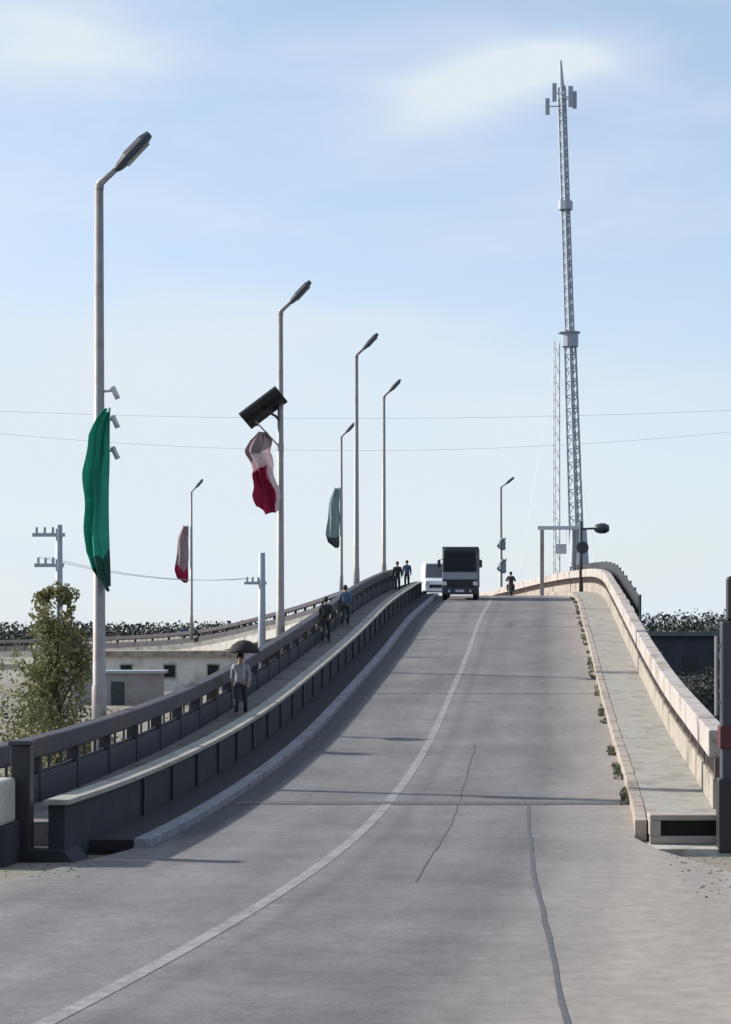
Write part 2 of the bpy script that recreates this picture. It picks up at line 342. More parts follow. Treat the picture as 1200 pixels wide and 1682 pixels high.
# ------------------------------------------------------------ terrain
def smooth(a, b, x): x = max(0, min(1, (x-a)/(b-a))); return x*x*(3-2*x)
def gz(x, y):
    base = -3.80
    drop = smooth(36, 52, y)*(1.3 if x < 0 else 1.7)
    side = smooth(9.5, 16, abs(x+2))*.5*smooth(-10, 30, y)
    n_ = (noise.noise(Vector((x*.11, y*.11, 0)))*.22)*smooth(3, 9, abs(x+2)-3) if y < 36 else noise.noise(Vector((x*.09, y*.09, 0)))*.25*smooth(36, 44, y)
    return base-drop-side+n_-smooth(300, 900, y)*1.0
xs = sorted(set([-3000, -1500, -800, -500]+[-360+i*20 for i in range(13)]+[-100+i*4 for i in range(15)]+[-40+i*1.5 for i in range(54)]+[41+i*6 for i in range(12)]+[130, 180, 250, 350, 500, 800, 1500, 3000]))
ys = sorted(set([-200, -100, -60, -40]+[-30+i*2 for i in range(65)]+[100+i*6 for i in range(40)]+[345+i*30 for i in range(12)]+[800, 1100, 1600, 2500, 4000, 5500]))
bm = B(); g = [[bm.verts.new((x, y, gz(x, y))) for x in xs] for y in ys]
for j in range(len(ys)-1):
    for i in range(len(xs)-1): bm.faces.new([g[j][i], g[j][i+1], g[j+1][i+1], g[j+1][i]])
tag(obj('ground', bm, 'ground', smooth=True), kind='structure')

# ------------------------------------------------------------ the bridge
br = empty('bridge', P(120, 0, -1.2), 0, 'long humped road bridge climbing away and bending left past its crest', 'bridge')
def inbr(name, bm, m, bevel=0):
    o = obj(name, bm, m, br, bevel=bevel); o.matrix_parent_inverse = Matrix.Translation(-br.location); return o
inbr('deck_slab', sweep(B(), rect(-7.3, 7.3, -.9, -.12), 39, TEND-2, 3), 'conc_pale')
bm = B()
for of in (-5, 0, 4.8): sweep(bm, rect(of-.4, of+.4, -2.0, -.902), 60, 235, 4)
inbr('girder', bm, 'conc_mid')
def gwall(bm, o0, o1, t0, t1):
    rings = []
    for t in trange(t0, t1, 3):
        r_ = []
        for of in (o0, o1):
            p = P(t, of); r_.append(p)
        rings.append([bm.verts.new((r_[0].x, r_[0].y, -7.2)), bm.verts.new((r_[1].x, r_[1].y, -7.2)), bm.verts.new(P(t, o1, -.902)), bm.verts.new(P(t, o0, -.902))])
    for a, b in zip(rings, rings[1:]):
        for k in range(4): bm.faces.new([a[k], a[(k+1) % 4], b[(k+1) % 4], b[k]])
    bm.faces.new(rings[0]); bm.faces.new(rings[-1][::-1])
bm = B(); gwall(bm, -7.1, 7.0, 39.5, 60); inbr('abutment_wall', bm, 'conc_mid')
bm = B(); gwall(bm, -7.0, 6.8, 226, TEND-4); inbr('approach_wall', bm, 'conc_pale')
for tp in range(78, 226, 22):
    bm = B(); a = head(tp); p = P(tp, 0)
    for of in (-4.6, 4.4):
        q = P(tp, of); tube(bm, [(q.x, q.y, -7.2), (q.x, q.y, q.z-2.62)], .55, 14)
    mt = Matrix.Translation(p) @ Matrix.Rotation(math.atan2(-a.x, a.y), 4, 'Z')
    box(bm, -6.2, 6.0, -.7, .7, -2.6, -2.003, mt); inbr('pier', bm, 'conc_mid')

# left raised footpath with its dark retaining wall
LW = .92
o = obj('kerb', sweep(B(), rect(-3.60, -3.30, -.1, .15), 38.2, TEND-3, 2.5), 'kerbl', bevel=.02); tag(o, kind='structure')
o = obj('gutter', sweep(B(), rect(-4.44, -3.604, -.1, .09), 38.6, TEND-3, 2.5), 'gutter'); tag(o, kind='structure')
rw = empty('retaining_wall', P(38, -4.6), 0, 'dark low wall with a pale coping between the road and the left footpath', 'wall')
def inn(root, name, bm, m, bevel=0, smooth=False):
    o = obj(name, bm, m, root, bevel=bevel, smooth=smooth); o.matrix_parent_inverse = Matrix.Translation(-root.location); return o
FW = .50
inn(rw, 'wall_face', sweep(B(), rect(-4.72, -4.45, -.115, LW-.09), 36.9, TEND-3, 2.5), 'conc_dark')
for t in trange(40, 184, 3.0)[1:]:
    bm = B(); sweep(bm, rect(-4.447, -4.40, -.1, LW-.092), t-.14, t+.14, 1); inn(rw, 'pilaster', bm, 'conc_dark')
inn(rw, 'coping', sweep(B(), rect(-4.78, -4.36, LW-.087, LW), 36.8, TEND-3, 2.5), 'conc_walk', .015)
o = obj('raised_footpath', sweep(B(), rect(-6.5, -4.724, -.115, FW), 37.5, TEND-3, 2.5), 'conc_mid', bevel=.015); tag(o, kind='structure')

def balustrade(root, of, t0, t1, z0, z1, z2, z3, wd, mats, bay=3.0, capw=.06, pw=.22, ph=.0, bal=.13, gap=.30, th=.06):
    inn(root, 'bottom_rail', sweep(B(), rect(of-wd/2, of+wd/2, z0, z1), t0, t1, 2.5), mats[0], .015)
    inn(root, 'top_rail', sweep(B(), rect(of-wd/2-capw, of+wd/2+capw, z2, z3), t0, t1, 2.5), mats[1], .03)
    ts = trange(t0, t1, bay)
    for i, t in enumerate(ts[:99]):
        inn(root, 'post', sweep(B(), rect(of-wd/2-.025, of+wd/2+.025, z0, z3-.012) if not ph else rect(of-wd/2+.03, of+wd/2-.03, z1+.003, z2-.003), t-pw/2, t+pw/2, 1), mats[2], .015)
    for i, (a, b) in enumerate(list(zip(ts, ts[1:]))[:99]):
        bm = B(); us = [a+pw/2+.004]; tt = us[0]+gap
        while tt < b-pw/2-bal*.6: us += [tt-bal/2, tt+bal/2]; tt += gap
        us.append(b-pw/2-.004); hs_ = [z1+.003, z1+.05, z2-.05, z2-.003]; nc = len(us)-1
        vv = {}
        def V(i_, j_, s_):
            if (i_, j_, s_) not in vv: vv[i_, j_, s_] = bm.verts.new(P(us[i_], of+s_*th, hs_[j_]))
            return vv[i_, j_, s_]
        solid = lambda i_, j_: 0 <= i_ < nc and 0 <= j_ < 3 and (j_ != 1 or i_ % 2 == 1)
        for i_ in range(nc):
            for j_ in range(3):
                if not solid(i_, j_): continue
                for s_ in (-1, 1): bm.faces.new([V(i_, j_, s_), V(i_+1, j_, s_), V(i_+1, j_+1, s_), V(i_, j_+1, s_)])
                for (di, dj, e0, e1) in ((-1, 0, (0, 0), (0, 1)), (1, 0, (1, 0), (1, 1)), (0, -1, (0, 0), (1, 0)), (0, 1, (0, 1), (1, 1))):
                    if not solid(i_+di, j_+dj):
                        A_, B_ = (i_+e0[0], j_+e0[1]), (i_+e1[0], j_+e1[1]); bm.faces.new([V(*A_, -1), V(*B_, -1), V(*B_, 1), V(*A_, 1)])
        inn(root, 'baluster_panel', bm, mats[3])
rl = empty('balustrade', P(38, -6.1, FW), 0, 'dark balustrade on the outer edge of the raised footpath left of the road', 'balustrade')
balustrade(rl, -6.12, 38.4, 288, FW, 1.02, 1.34, 1.70, .2, ['darkrail', 'darkrail', 'darkrail', 'darkrail'], bay=3.0, bal=.07, gap=.95, th=.018, pw=.16)
# right footpath and balustrade
RW = .26
o = obj('footpath', sweep(B(), rect(5.22, 7.2, -.115, RW), 40.6, TEND-3, 2.5), 'conc_walk', bevel=.02); tag(o, kind='structure')
bm = B(); ts = trange(40.2, 250, 1.0)
for a, b in zip(ts, ts[1:]): sweep(bm, rect(5.0, 5.217, -.1, RW+.012+rnd.uniform(-.006, .006)), a+.012, b-.012, 1)
o = obj('kerb', bm, 'beige', bevel=.012); tag(o, kind='structure')
rr = empty('balustrade', P(42, 6.6, RW), 0, 'sunlit pinkish white balustrade with a beige base right of the road', 'balustrade')
balustrade(rr, 6.62, 42.5, 262, RW, .84, 1.24, 1.76, .22, ['beige', 'pink', 'brown', 'brown'], bay=3.0, bal=.12, gap=.36, capw=.08, ph=1)
# end of the right footpath: sloped apron block with a drain mouth
dm = empty('drain_mouth', P(40.2, 6, 0), 0, 'square dark drain opening in the concrete end of the right footpath', 'drain')
bm = B(); x0, x1 = P(40.5, 5.23).x, P(40.5, 6.9).x; zt = path(40.5).z
box(bm, x0, x1, 39.75, 39.9, zt-.12, zt+.02); box(bm, x0, x1, 39.75, 40.58, zt+.30, zt+.40); box(bm, x0, x0+.2, 39.75, 40.58, zt+.02, zt+.298); box(bm, x1-.4, x1, 39.75, 40.58, zt+.02, zt+.298)
inn(dm, 'frame', bm, 'beige', .02)
bm = B(); box(bm, x0+.202, x1-.402, 40.35, 40.57, zt-.1, zt+.298); inn(dm, 'back_wall', bm, 'black')

# weeds along the right kerb
bm = B(); wr = random.Random(9)
for i in range(260):
    t = 46+wr.random()**1.3*95; of = 4.93+wr.uniform(-.10, .08)
    if noise.noise(Vector((t*.35, 0, 3))) < -.05: continue
    for k in range(9):
        p = P(t+wr.uniform(-.2, .2), of+wr.uniform(-.06, .06), 0); a = wr.random()*6.28; h = wr.uniform(.04, .15)
        q = Vector((math.cos(a), math.sin(a), 0)); s = q.cross(Vector((0, 0, 1)))*.03
        bm.faces.new([bm.verts.new(p-s), bm.verts.new(p+s), bm.verts.new(p+q*h*.5+Vector((0, 0, h)))])
tag(obj('weeds', bm, 'weed'), 'low tufts of weed growing along the right kerb', 'weeds', kind='stuff')

# ------------------------------------------------------------ foliage
def leaves(bm, c, rad, n, size, r, hole=.25):
    c = Vector(c)
    for i in range(n):
        v = Vector((r.gauss(0, 1), r.gauss(0, 1), r.gauss(0, 1))).normalized()*(r.random()**.45)
        p = c+Vector((v.x*rad[0], v.y*rad[1], v.z*rad[2]))
        if noise.noise(p*(1.3/max(rad[0], .5))) < -hole: continue
        a = Vector((r.gauss(0, 1), r.gauss(0, 1), r.gauss(0, 1))).normalized(); b = a.orthogonal().normalized(); b.rotate(Matrix.Rotation(r.random()*6.28, 3, a))
        d = a.cross(b); s = size*r.uniform(.6, 1.3)
        bm.faces.new([bm.verts.new(p-b*s), bm.verts.new(p+d*s*.5), bm.verts.new(p+b*s), bm.verts.new(p-d*s*.5)])
def tree(x, y, h, cr, label, m='leaf_olive', seed=1, n=26, name='tree', tr=.12, low=.25, dens=70, leaf=.09, cat='tree', group=None, narrow=1.0):
    r = random.Random(seed); z = gz(x, y)-.05
    root = empty(name, (x, y, z), 0, label, cat, group)
    bm = B(); pts = [(0, 0, 0)]; 
    for k in range(1, 6): pts.append((r.uniform(-.05, .05)*h*.5, r.uniform(-.05, .05)*h*.5, h*.85*k/5))
    tube(bm, pts, [tr*(1-.16*k) for k in range(6)], 8)
    cl = []
    for k in range(n):
        f = r.random(); zz = h*(low+(1-low)*f); w_ = cr*(1.0-.72*f**1.5)*narrow
        a = r.random()*6.28; q = w_*r.uniform(.25, .9); cl.append((math.cos(a)*q, math.sin(a)*q, zz, w_*r.uniform(.28, .5)))
        if k < 14:
            s = h*(low*.6+(zz/h-low*.6)*.6); tube(bm, [(pts[3][0]*.5, 0, s), (cl[-1][0]*.6, cl[-1][1]*.6, (s+zz)/2+.1), cl[-1][:3]], [tr*.35, tr*.22, tr*.08], 5)
    obj('trunk', bm, 'bark', root, smooth=True)
    bm = B()
    for c in cl: leaves(bm, c[:3], (c[3]*1.1, c[3]*1.1, c[3]*1.25), dens, leaf, r)
    obj('crown', bm, m, root)
    return root
tree(-12.45, 60, 6.3, 1.75, 'olive green tree left of the balustrade in front of the utility pole', seed=5, n=80, dens=150, leaf=.075, low=.10, narrow=.95)
tree(-16.3, 78, 5.6, 1.7, 'dark leafy tree behind the olive tree at the foot of the first lamp post', 'leaf_dark', seed=8, n=34, dens=80, leaf=.1, low=.1)
tree(-20.5, 84, 4.9, 2.2, 'dark bushy tree at the left edge of the view', 'leaf_dark', seed=18, n=34, dens=80, leaf=.1, low=.08)
# distant woods
bm = B(); r = random.Random(5)
for i in range(1500):
    x = r.uniform(-230, 150); y = r.uniform(365, 440)
    hh = (8.2 if x < -20 else 9.8)*r.uniform(.96, 1.03)
    leaves(bm, (x, y, -7+hh*.55), (6.5, 3, hh*.5), 130, .36, r, 2)
tag(obj('distant_woods', bm, 'leaf_far'), 'dark band of woods along the horizon on both sides of the bridge', 'woods', kind='stuff')
# dark scrub filling the low land right of the bridge
bm = B(); r = random.Random(6)
for i in range(900):
    y = 62+r.random()**1.2*215; x = 9.5+(y-60)*.02+r.random()*(8+y*.16)
    s = r.uniform(.35, .8)*(1+y/300)
    leaves(bm, (x, y, gz(x, y)+s*.5), (s, s, s*.75), 110, .07+y*.0006, r, .4)
tag(obj('scrub', bm, 'leaf_scrub'), 'dark grey green scrub on the low land beyond the right balustrade', 'scrub', kind='stuff')
tree(13.8, 96, 4.4, 1.5, 'dark round shrub beyond the right balustrade nearest the slate post', 'leaf_dark', seed=21, n=24, dens=80, low=.08, name='shrub', cat='shrub')
tree(11.6, 118, 4.6, 1.9, 'dark shrub against the right balustrade below the bridge crest', 'leaf_dark', seed=22, n=26, dens=80, low=.08, name='shrub', cat='shrub', leaf=.12)
# scrub on the left low land
bm = B(); r = random.Random(7)
for i in range(260):
    y = 66+r.random()*130; x = -(12+(y-60)*.07)-r.random()*(10+y*.2)
    if -40 < x and y > 110 and r.random() < .7: continue
    s = r.uniform(.3, .8)
    leaves(bm, (x, y, gz(x, y)+s*.4), (s*1.2, s*1.2, s*.7), 45, .10, r, .4)
tag(obj('scrub', bm, 'weed'), 'pale green scrub on the dusty ground beyond the left balustrade', 'scrub', kind='stuff')
# ------------------------------------------------------------ street lamps along the left
def make_lamp(name, label, H=13.52, sway=0.0, arm=1, group='street lamps along the left of the bridge'):
    root = empty(name, (0, 0, 0), 0, label, 'street lamp', group)
    bm = B(); box(bm, -.26, .26, -.26, .26, -.05, .04); 
    for sx in (-1, 1):
        for sy in (-1, 1): tube(bm, [(sx*.19, sy*.19, .04), (sx*.19, sy*.19, .12)], .025, 6)
    obj('base_plate', bm, 'galv', root)
    bm = B(); tube(bm, [(0, 0, 0), (0, 0, 2.2), (0, 0, 2.25), (0, 0, H)], [.175, .165, .145, .095], 14); obj('pole', bm, 'galv', root, smooth=True)
    bm = B(); box(bm, -.09, .09, -.175, -.14, .7, 1.15); obj('hatch', bm, 'galv', root, bevel=.01)
    bm = B(); tube(bm, [(0, 0, H-.15), (.03, 0, H+.02), (.16, 0, H+.13), (.42, 0, H+.36)], [.10, .09, .07, .06], 10); obj('arm', bm, 'galv', root, smooth=True)
    mt = Matrix.Translation((.40, 0, H+.34)) @ Matrix.Rotation(R(-47), 4, 'Y')
    bm = B()
    prof = [(-.04, .07, .06), (.08, .12, .10), (.35, .17, .13), (.85, .17, .12), (1.08, .11, .07)]
    rings = []
    for x, w_, h_ in prof:
        rings.append([bm.verts.new(mt @ Vector((x, w_*1.05*a, h_*b))) for a, b in [(-1, -.8), (1, -.8), (1.05, 0), (.6, 1), (-.6, 1), (-1.05, 0)]])
    for a, b in zip(rings, rings[1:]):
        for k in range(6): bm.faces.new([a[k], a[(k+1) % 6], b[(k+1) % 6], b[k]])
    bm.faces.new(rings[0][::-1]); bm.faces.new(rings[-1])
    hd = obj('lamp_head', bm, 'lamp', root, bevel=.015)
    bm = B(); box(bm, .22, .92, -.13, .13, -.135, -.095, mt); obj('lens', bm, 'lens', hd, bevel=.01)
    return root
labels = ['tallest nearest street lamp carrying the long green flag', 'street lamp behind the black solar panel and the red and white flag',
          'third street lamp along the left balustrade, rising bare from the rail', 'thin bare street lamp at the top end of the left balustrade']
lm = None
for i, (t, lb) in enumerate(zip((50, 84, 118, 152), labels)):
    if lm is None: lm = make_lamp('street_lamp', lb); o = lm
    else: o = dup(lm); o['label'] = lb
    o.location = P(t, -6.82, .0); o.location.z = P(t, 0).z+.0
# lamps past the crest where the bridge bends left
o = dup(lm); o['label'] = 'far street lamp with a drooping grey green flag, left of the third lamp'; o.location = (-14.8, 187, 16.2-13.3); o.location.z = 2.3; o.scale = (1, 1, 1.03)
LF5 = o
o = dup(lm); o['label'] = 'far street lamp left of the solar panel, with a faded flag ending in red'; o.location = (-32.2, 220, 0); o.location.z = P(222, 0).z+.2; o.scale = (1, 1, 1.08)
LF6 = o
o = dup(lm); o['label'] = 'far street lamp right of the truck, with two small grey banners'; o.location = (-1.45, 192, 1.9); o.scale = (1, 1, .77); o.rotation_euler.z = R(0)
LF7 = o
# clamps on the first lamp
l1 = lm
for hz in (8.85, 8.2, 7.5):
    bm = B(); tube(bm, [(.08, 0, hz), (.30, 0, hz+.02)], .03, 8); tube(bm, [(.30, 0, hz+.10), (.42, 0, hz-.16)], .06, 8)
    obj('bracket', bm, 'galv_pale', l1, smooth=True)

# ------------------------------------------------------------ flags (hanging cloth with folds and real thickness)
def cloth(name, rows, cols, fn, mats, split, label, cat, loc, group=None, thick=.012, pole=None):
    bm = B(); g = [[bm.verts.new(fn(i/(rows-1), j/(cols-1))) for j in range(cols)] for i in range(rows)]
    for i in range(rows-1):
        for j in range(cols-1):
            f = bm.faces.new([g[i][j], g[i][j+1], g[i+1][j+1], g[i+1][j]]); f.material_index = split(i/(rows-1), j/(cols-1))
    root = obj(name, bm, mats, smooth=True); root.location = loc
    s = root.modifiers.new('cloth', 'SOLIDIFY'); s.thickness = thick
    tag(root, label, cat, group)
    return root
p1 = lm.location
def f_green(u, v):   # u down, v out from the pole
    wd = float(np.interp(u, [0, .05, .15, .35, .6, .8, .90, 1], [.08, .22, .40, .50, .53, .56, .40, .05]))*(1+.05*math.sin(u*21))
    fold = math.sin(v*17+u*2.2)*.075*(.35+v)+math.sin(v*6-u*5)*.10
    return (-wd*v+.02+math.sin(u*7+v*2)*.018+.02*math.sin(v*17+u*2.2), fold-.20, -4.0*u-.10*math.sin(v*3.1)+.03*math.sin(v*17))
cloth('flag', 90, 48, f_green, ['green', 'green_dk'], lambda u, v: 1 if u > .83+.10*(v-.5)+.03*math.sin(v*9) else 0, 'long narrow green flag hanging furled down the nearest lamp post', 'flag', (p1.x+.24, p1.y-.05, p1.z+8.46))
p2 = P(84, -6.82, 0)
# solar panel on the second lamp
sp = empty('solar_panel', (p2.x-.6, p2.y-.4, p2.z+9.85), 0, 'black tilted solar panel fixed to the second lamp post above the flag', 'solar panel')
mt = Matrix.Rotation(R(-37), 4, 'Y') @ Matrix.Rotation(R(-27), 4, 'X')
bm = B(); box(bm, -.86, .86, -.58, .58, -.06, .06, mt); obj('cell_panel', bm, 'panel', sp, bevel=.01)
bm = B()
for a in (-.6, .6): box(bm, a-.03, a+.03, -.56, .56, -.12, -.063, mt)
box(bm, -.84, .84, -.03, .03, -.16, -.118, mt); obj('frame', bm, 'black', sp)
bm = B(); tube(bm, [(.08, 0, -.10), (.45, .25, -.3), (.60, .36, -.5)], .05, 8); obj('bracket', bm, 'postdark', sp, smooth=True)
def f_red(u, v):
    wd = float(np.interp(u, [0, .12, .3, .5, .65, .85, 1], [.30, .80, .95, .72, .80, 1.0, .85]))
    cx = float(np.interp(u, [0, .25, .5, .75, 1], [-.22, -.40, -.20, -.06, .0]))
    fold = math.sin(v*15+u*3)*.10+math.sin(v*5+u*7)*.13+math.sin(u*11+v*3)*.05
    return (cx-wd*(v-.5)+.03*math.sin(v*15+u*3)+.03*math.sin(u*19), fold, -2.75*u-(.25*math.sin(v*3)+.16*(1-v)+.05*math.sin(v*13))*u)
def sp_red(u, v):
    k = u+(.5-v)*.24
    if k < .27+.03*math.sin(v*7): return 0
    if k < .44+.04*math.sin(v*5+1): return 1
    return 1 if v < .17+.06*math.sin(u*6) else 2
cloth('flag', 110, 60, f_red, ['grey_cl', 'white_cl', 'maroon'], sp_red, 'crumpled grey, white and crimson flag below the black solar panel', 'flag', (p2.x-.42, p2.y-.35, p2.z+8.95))
fr = empty('flag_staff', (p2.x, p2.y, p2.z+9.0), 0, 'short steel staff holding the crimson and white flag to its lamp post', 'flag staff')
bm = B(); tube(bm, [(-.02, -.1, -.6), (-.9, -.4, .35)], .03, 8); obj('staff', bm, 'galv', fr); 
bm = B(); tube(bm, [(0, 0, -.75), (0, 0, -.45)], .13, 12); obj('clamp', bm, 'galv', fr)
def f_small(L_, W_, sgn=1):
    def f(u, v):
        wd = W_*float(np.interp(u, [0, .2, .5, .8, .93, 1], [.35, .72, .85, 1, .85, .4]))
        return (-sgn*wd*v+.02*math.sin(u*15), math.sin(v*14+u*3)*.10+math.sin(v*5+u*4)*.12-.12, -L_*u-math.sin(v*3)*.12+.04*math.sin(v*14))
    return f
q = LF5.location
cloth('flag', 30, 12, f_small(5.0, 1.15), ['greygreen', 'postdark'], lambda u, v: 1 if u > .82 else 0, 'drooping grey green flag on the far lamp left of the third lamp', 'flag', (q.x-.15, q.y, q.z+9.7))
q = LF6.location
cloth('flag', 30, 12, f_small(5.6, 1.35), ['grey_cl', 'maroon'], lambda u, v: 1 if u > .72+.05*math.sin(v*6) else 0, 'faded flag with a red end on the far lamp left of the solar panel', 'flag', (q.x-.3, q.y, q.z+11.3))
q = LF7.location
cloth('banner', 14, 8, f_small(1.0, .75), ['greygreen'], lambda u, v: 0, 'upper small grey banner on the lamp right of the truck', 'banner', (q.x+.4, q.y, q.z+6.1))
cloth('banner', 14, 8, f_small(1.2, .8), ['shirt_grey'], lambda u, v: 0, 'lower small grey banner on the lamp right of the truck', 'banner', (q.x+.45, q.y, q.z+4.3))

# ------------------------------------------------------------ telecom mast
mx, my = 7.4, 262.0; mzb = -5.6; 
mast = empty('telecom_mast', (mx, my, mzb), 0, 'very tall grey lattice telecom mast with antennas at its tip', 'mast')
topz = 935/3660*my-mzb; lean = -2.35
def mxy(z): return lean*(z/topz)
def lattice(bm, z0, z1, r0, r1, step, leg=.07, br_=.035):
    nb = max(1, int(round((z1-z0)/step)))
    def pt(k, z):
        f = (z-z0)/(z1-z0); rr_ = r0+(r1-r0)*f; a = k*math.pi*2/3+.5
        return Vector((mxy(z)+math.cos(a)*rr_, math.sin(a)*rr_, z))
    for k in range(3): tube(bm, [pt(k, z0), pt(k, z1)], leg, 6)
    for i in range(nb):
        a, b = z0+(z1-z0)*i/nb, z0+(z1-z0)*(i+1)/nb
        for k in range(3):
            tube(bm, [pt(k, a), pt((k+1) % 3, b)], br_, 4); tube(bm, [pt(k, b), pt((k+1) % 3, b)], br_, 4)
zj = (1035-560)/3660*my-mzb; zc = (1035-165)/3660*my-mzb
bm = B(); lattice(bm, 0, zj, 1.0, .72, 1.6, .15, .06); obj('lower_section', bm, 'mast', mast)
bm = B(); lattice(bm, zj, zc+1.5, .56, .46, 1.3, .12, .05); obj('upper_section', bm, 'mast', mast)
bm = B(); tube(bm, [(mxy(zc), 0, 1), (mxy(zc)*1.0, 0, 1.01)], .1, 6); bm.clear(); tube(bm, [(.28, 0, 0), (mxy(zj)+.2, 0, zj), (mxy(zc)+.15, 0, zc)], .16, 6); obj('cable_run', bm, 'mast', mast)
bm = B(); tube(bm, [(mxy(zj), 0, zj-.7), (mxy(zj), 0, zj+.9)], 1.0, 10); tube(bm, [(mxy(zj)-.1, 0, zj+.9), (mxy(zj)-.1, 0, zj+1.05)], 1.35, 10); obj('platform', bm, 'mast', mast)
z2 = (1035-338)/3660*my-mzb
bm = B(); tube(bm, [(mxy(z2), 0, z2-.5), (mxy(z2), 0, z2+.5)], .85, 8); obj('platform', bm, 'mast', mast)
bm = B(); tube(bm, [(mxy(zc), 0, zc+1.5), (mxy(topz), 0, topz)], [.28, .12], 8); obj('spike', bm, 'mast', mast)
for k, (dx, dy, dz, w_, h_) in enumerate([(-1.7, .2, -.7, .5, 1.9), (-.9, -.9, .7, .5, 2.1), (1.0, -.6, .3, .55, 2.4), (1.5, .7, .2, .5, 2.0), (.2, 1.2, 1.0, .5, 2.0)]):
    bm = B(); box(bm, mxy(zc)+dx-w_/2, mxy(zc)+dx+w_/2, dy-.15, dy+.15, zc+dz-h_/2, zc+dz+h_/2); tube(bm, [(mxy(zc), 0, zc+dz), (mxy(zc)+dx, dy, zc+dz)], .07, 6); obj('antenna', bm, 'mast', mast)
bm = B(); tube(bm, [(mxy(8), 0, 13.0), (mxy(8), 0, 17.5)], [1.25, .95], 8); obj('climbing_cage', bm, 'mast', mast)
# slim pale mast beside it
sx = (913-850)/3660*250
s2 = empty('slim_mast', (sx, 250, -5.6), 0, 'slim pale lattice mast standing just left of the tall telecom mast', 'mast')
hs = (1035-560)/3660*250+5.6
bm = B(); 
for k in range(3):
    a = k*2.094+.3; tube(bm, [(math.cos(a)*.45, math.sin(a)*.45, 0), (math.cos(a)*.4, math.sin(a)*.4, hs)], .065, 5)
for i in range(20):
    for k in range(3):
        a, b = k*2.094+.3, (k+1)*2.094+.3; tube(bm, [(math.cos(a)*.43, math.sin(a)*.43, hs*i/20), (math.cos(b)*.43, math.sin(b)*.43, hs*(i+1)/20)], .035, 4)
obj('lattice', bm, 'galv_pale', s2)
# guy wires of the slim mast
bm = B()
for (ax, ay) in ((-6, -8), (7, -6), (0, 12)): tube(bm, [(0, 0, hs*.97), (ax, ay, .3)], .012, 4)
obj('guy_wire', bm, 'galv_pale', s2)

# ------------------------------------------------------------ frame and short lamp at the crest, right side
fb = P(152, 6.9, .2)
pf = empty('portal_frame', (3.0, 158, 2.5), 0, 'pale grey metal portal frame over the right footpath at the crest', 'frame')
bm = B(); box(bm, -1.42, -1.14, -.14, .14, -.6, 4.6); obj('post', bm, 'galv', pf, bevel=.02)
bm = B(); box(bm, .86, 1.14, -.14, .14, -.6, 4.9); obj('post', bm, 'galv', pf, bevel=.02)
bm = B(); box(bm, -1.6, 1.4, -.16, .16, 4.62, 4.88); obj('beam', bm, 'galv_pale', pf, bevel=.02)
bm = B(); box(bm, -.3, .45, -.19, -.165, 2.9, 3.6); tube(bm, [(-.28, -.17, 3.6), (-.28, -.1, 4.62)], .02, 5); tube(bm, [(.42, -.17, 3.6), (.42, -.1, 4.62)], .02, 5); obj('board', bm, 'galv_pale', pf, bevel=.01)
sl_ = empty('footpath_lamp', (4.25, 150, 2.45), 0, 'short lamp post at the crest with one dark head reaching right', 'lamp post')
bm = B(); tube(bm, [(0, 0, -.3), (0, 0, 4.9)], [.13, .10], 10); obj('post', bm, 'postdark', sl_, smooth=True)
bm = B(); tube(bm, [(0, 0, 4.35), (1.0, 0, 4.4)], .07, 8); obj('arm', bm, 'postdark', sl_)
bm = B(); rg = []
for x, a in [(.85, .12), (1.0, .32), (1.3, .42), (1.65, .40), (1.9, .22)]:
    rg.append([bm.verts.new((x, math.cos(k*math.pi/4)*a, 4.4+math.sin(k*math.pi/4)*a*.85)) for k in range(8)])
for a, b in zip(rg, rg[1:]):
    for k in range(8): bm.faces.new([a[k], a[(k+1) % 8], b[(k+1) % 8], b[k]])
bm.faces.new(rg[0]); bm.faces.new(rg[-1][::-1]); obj('lamp_head', bm, 'lamp', sl_, smooth=True)
bm = B(); tube(bm, [(.1, -.15, 3.1), (.1, -.2, 3.1)], .42, 16); box(bm, -.02, .1, -.16, -.1, 2.9, 3.3); obj('sign_disc', bm, 'postdark', sl_)
# dark parapet screen on the far outer side of the crest
ps = empty('mesh_screen', P(100, 7.15, RW), 0, 'dark outer screen rising behind the right balustrade near the crest', 'screen')
bm = B(); sweep(bm, rect(7.1, 7.14, 1.3, 2.2), 94, 158, 2); inn(ps, 'screen_sheet', bm, 'black')
for t in trange(94, 158, 5):
    bm = B(); sweep(bm, rect(7.145, 7.22, .2, 2.24), t-.05, t+.05, 1); inn(ps, 'post', bm, 'black')

# ------------------------------------------------------------ post at the right edge
rp = empty('gate_post', (3.62, 39.2, -3.8), 0, 'tall dark slate post with a dark red band at the right edge', 'post')
bm = B(); box(bm, -.05, .55, -.2, .25, 0, 3.95); obj('post_body', bm, 'postdark', rp, bevel=.03)
bm = B(); box(bm, .05, .4, -.12, .17, 3.955, 4.75); obj('cap', bm, 'black', rp, bevel=.06)
bm = B(); box(bm, -.085, .57, -.225, .27, 1.72, 2.12); obj('band', bm, 'red', rp, bevel=.02)
bm = B(); box(bm, -.11, .6, -.25, .3, -.1, 1.2); obj('plinth', bm, 'black', rp, bevel=.03)
bm = B(); tube(bm, [(-.13, -.05, 2.3), (-.13, -.05, 3.7)], .035, 8); box(bm, -.13, -.045, -.07, -.03, 2.5, 2.55); box(bm, -.13, -.045, -.07, -.03, 3.5, 3.55); obj('conduit', bm, 'galv', rp)

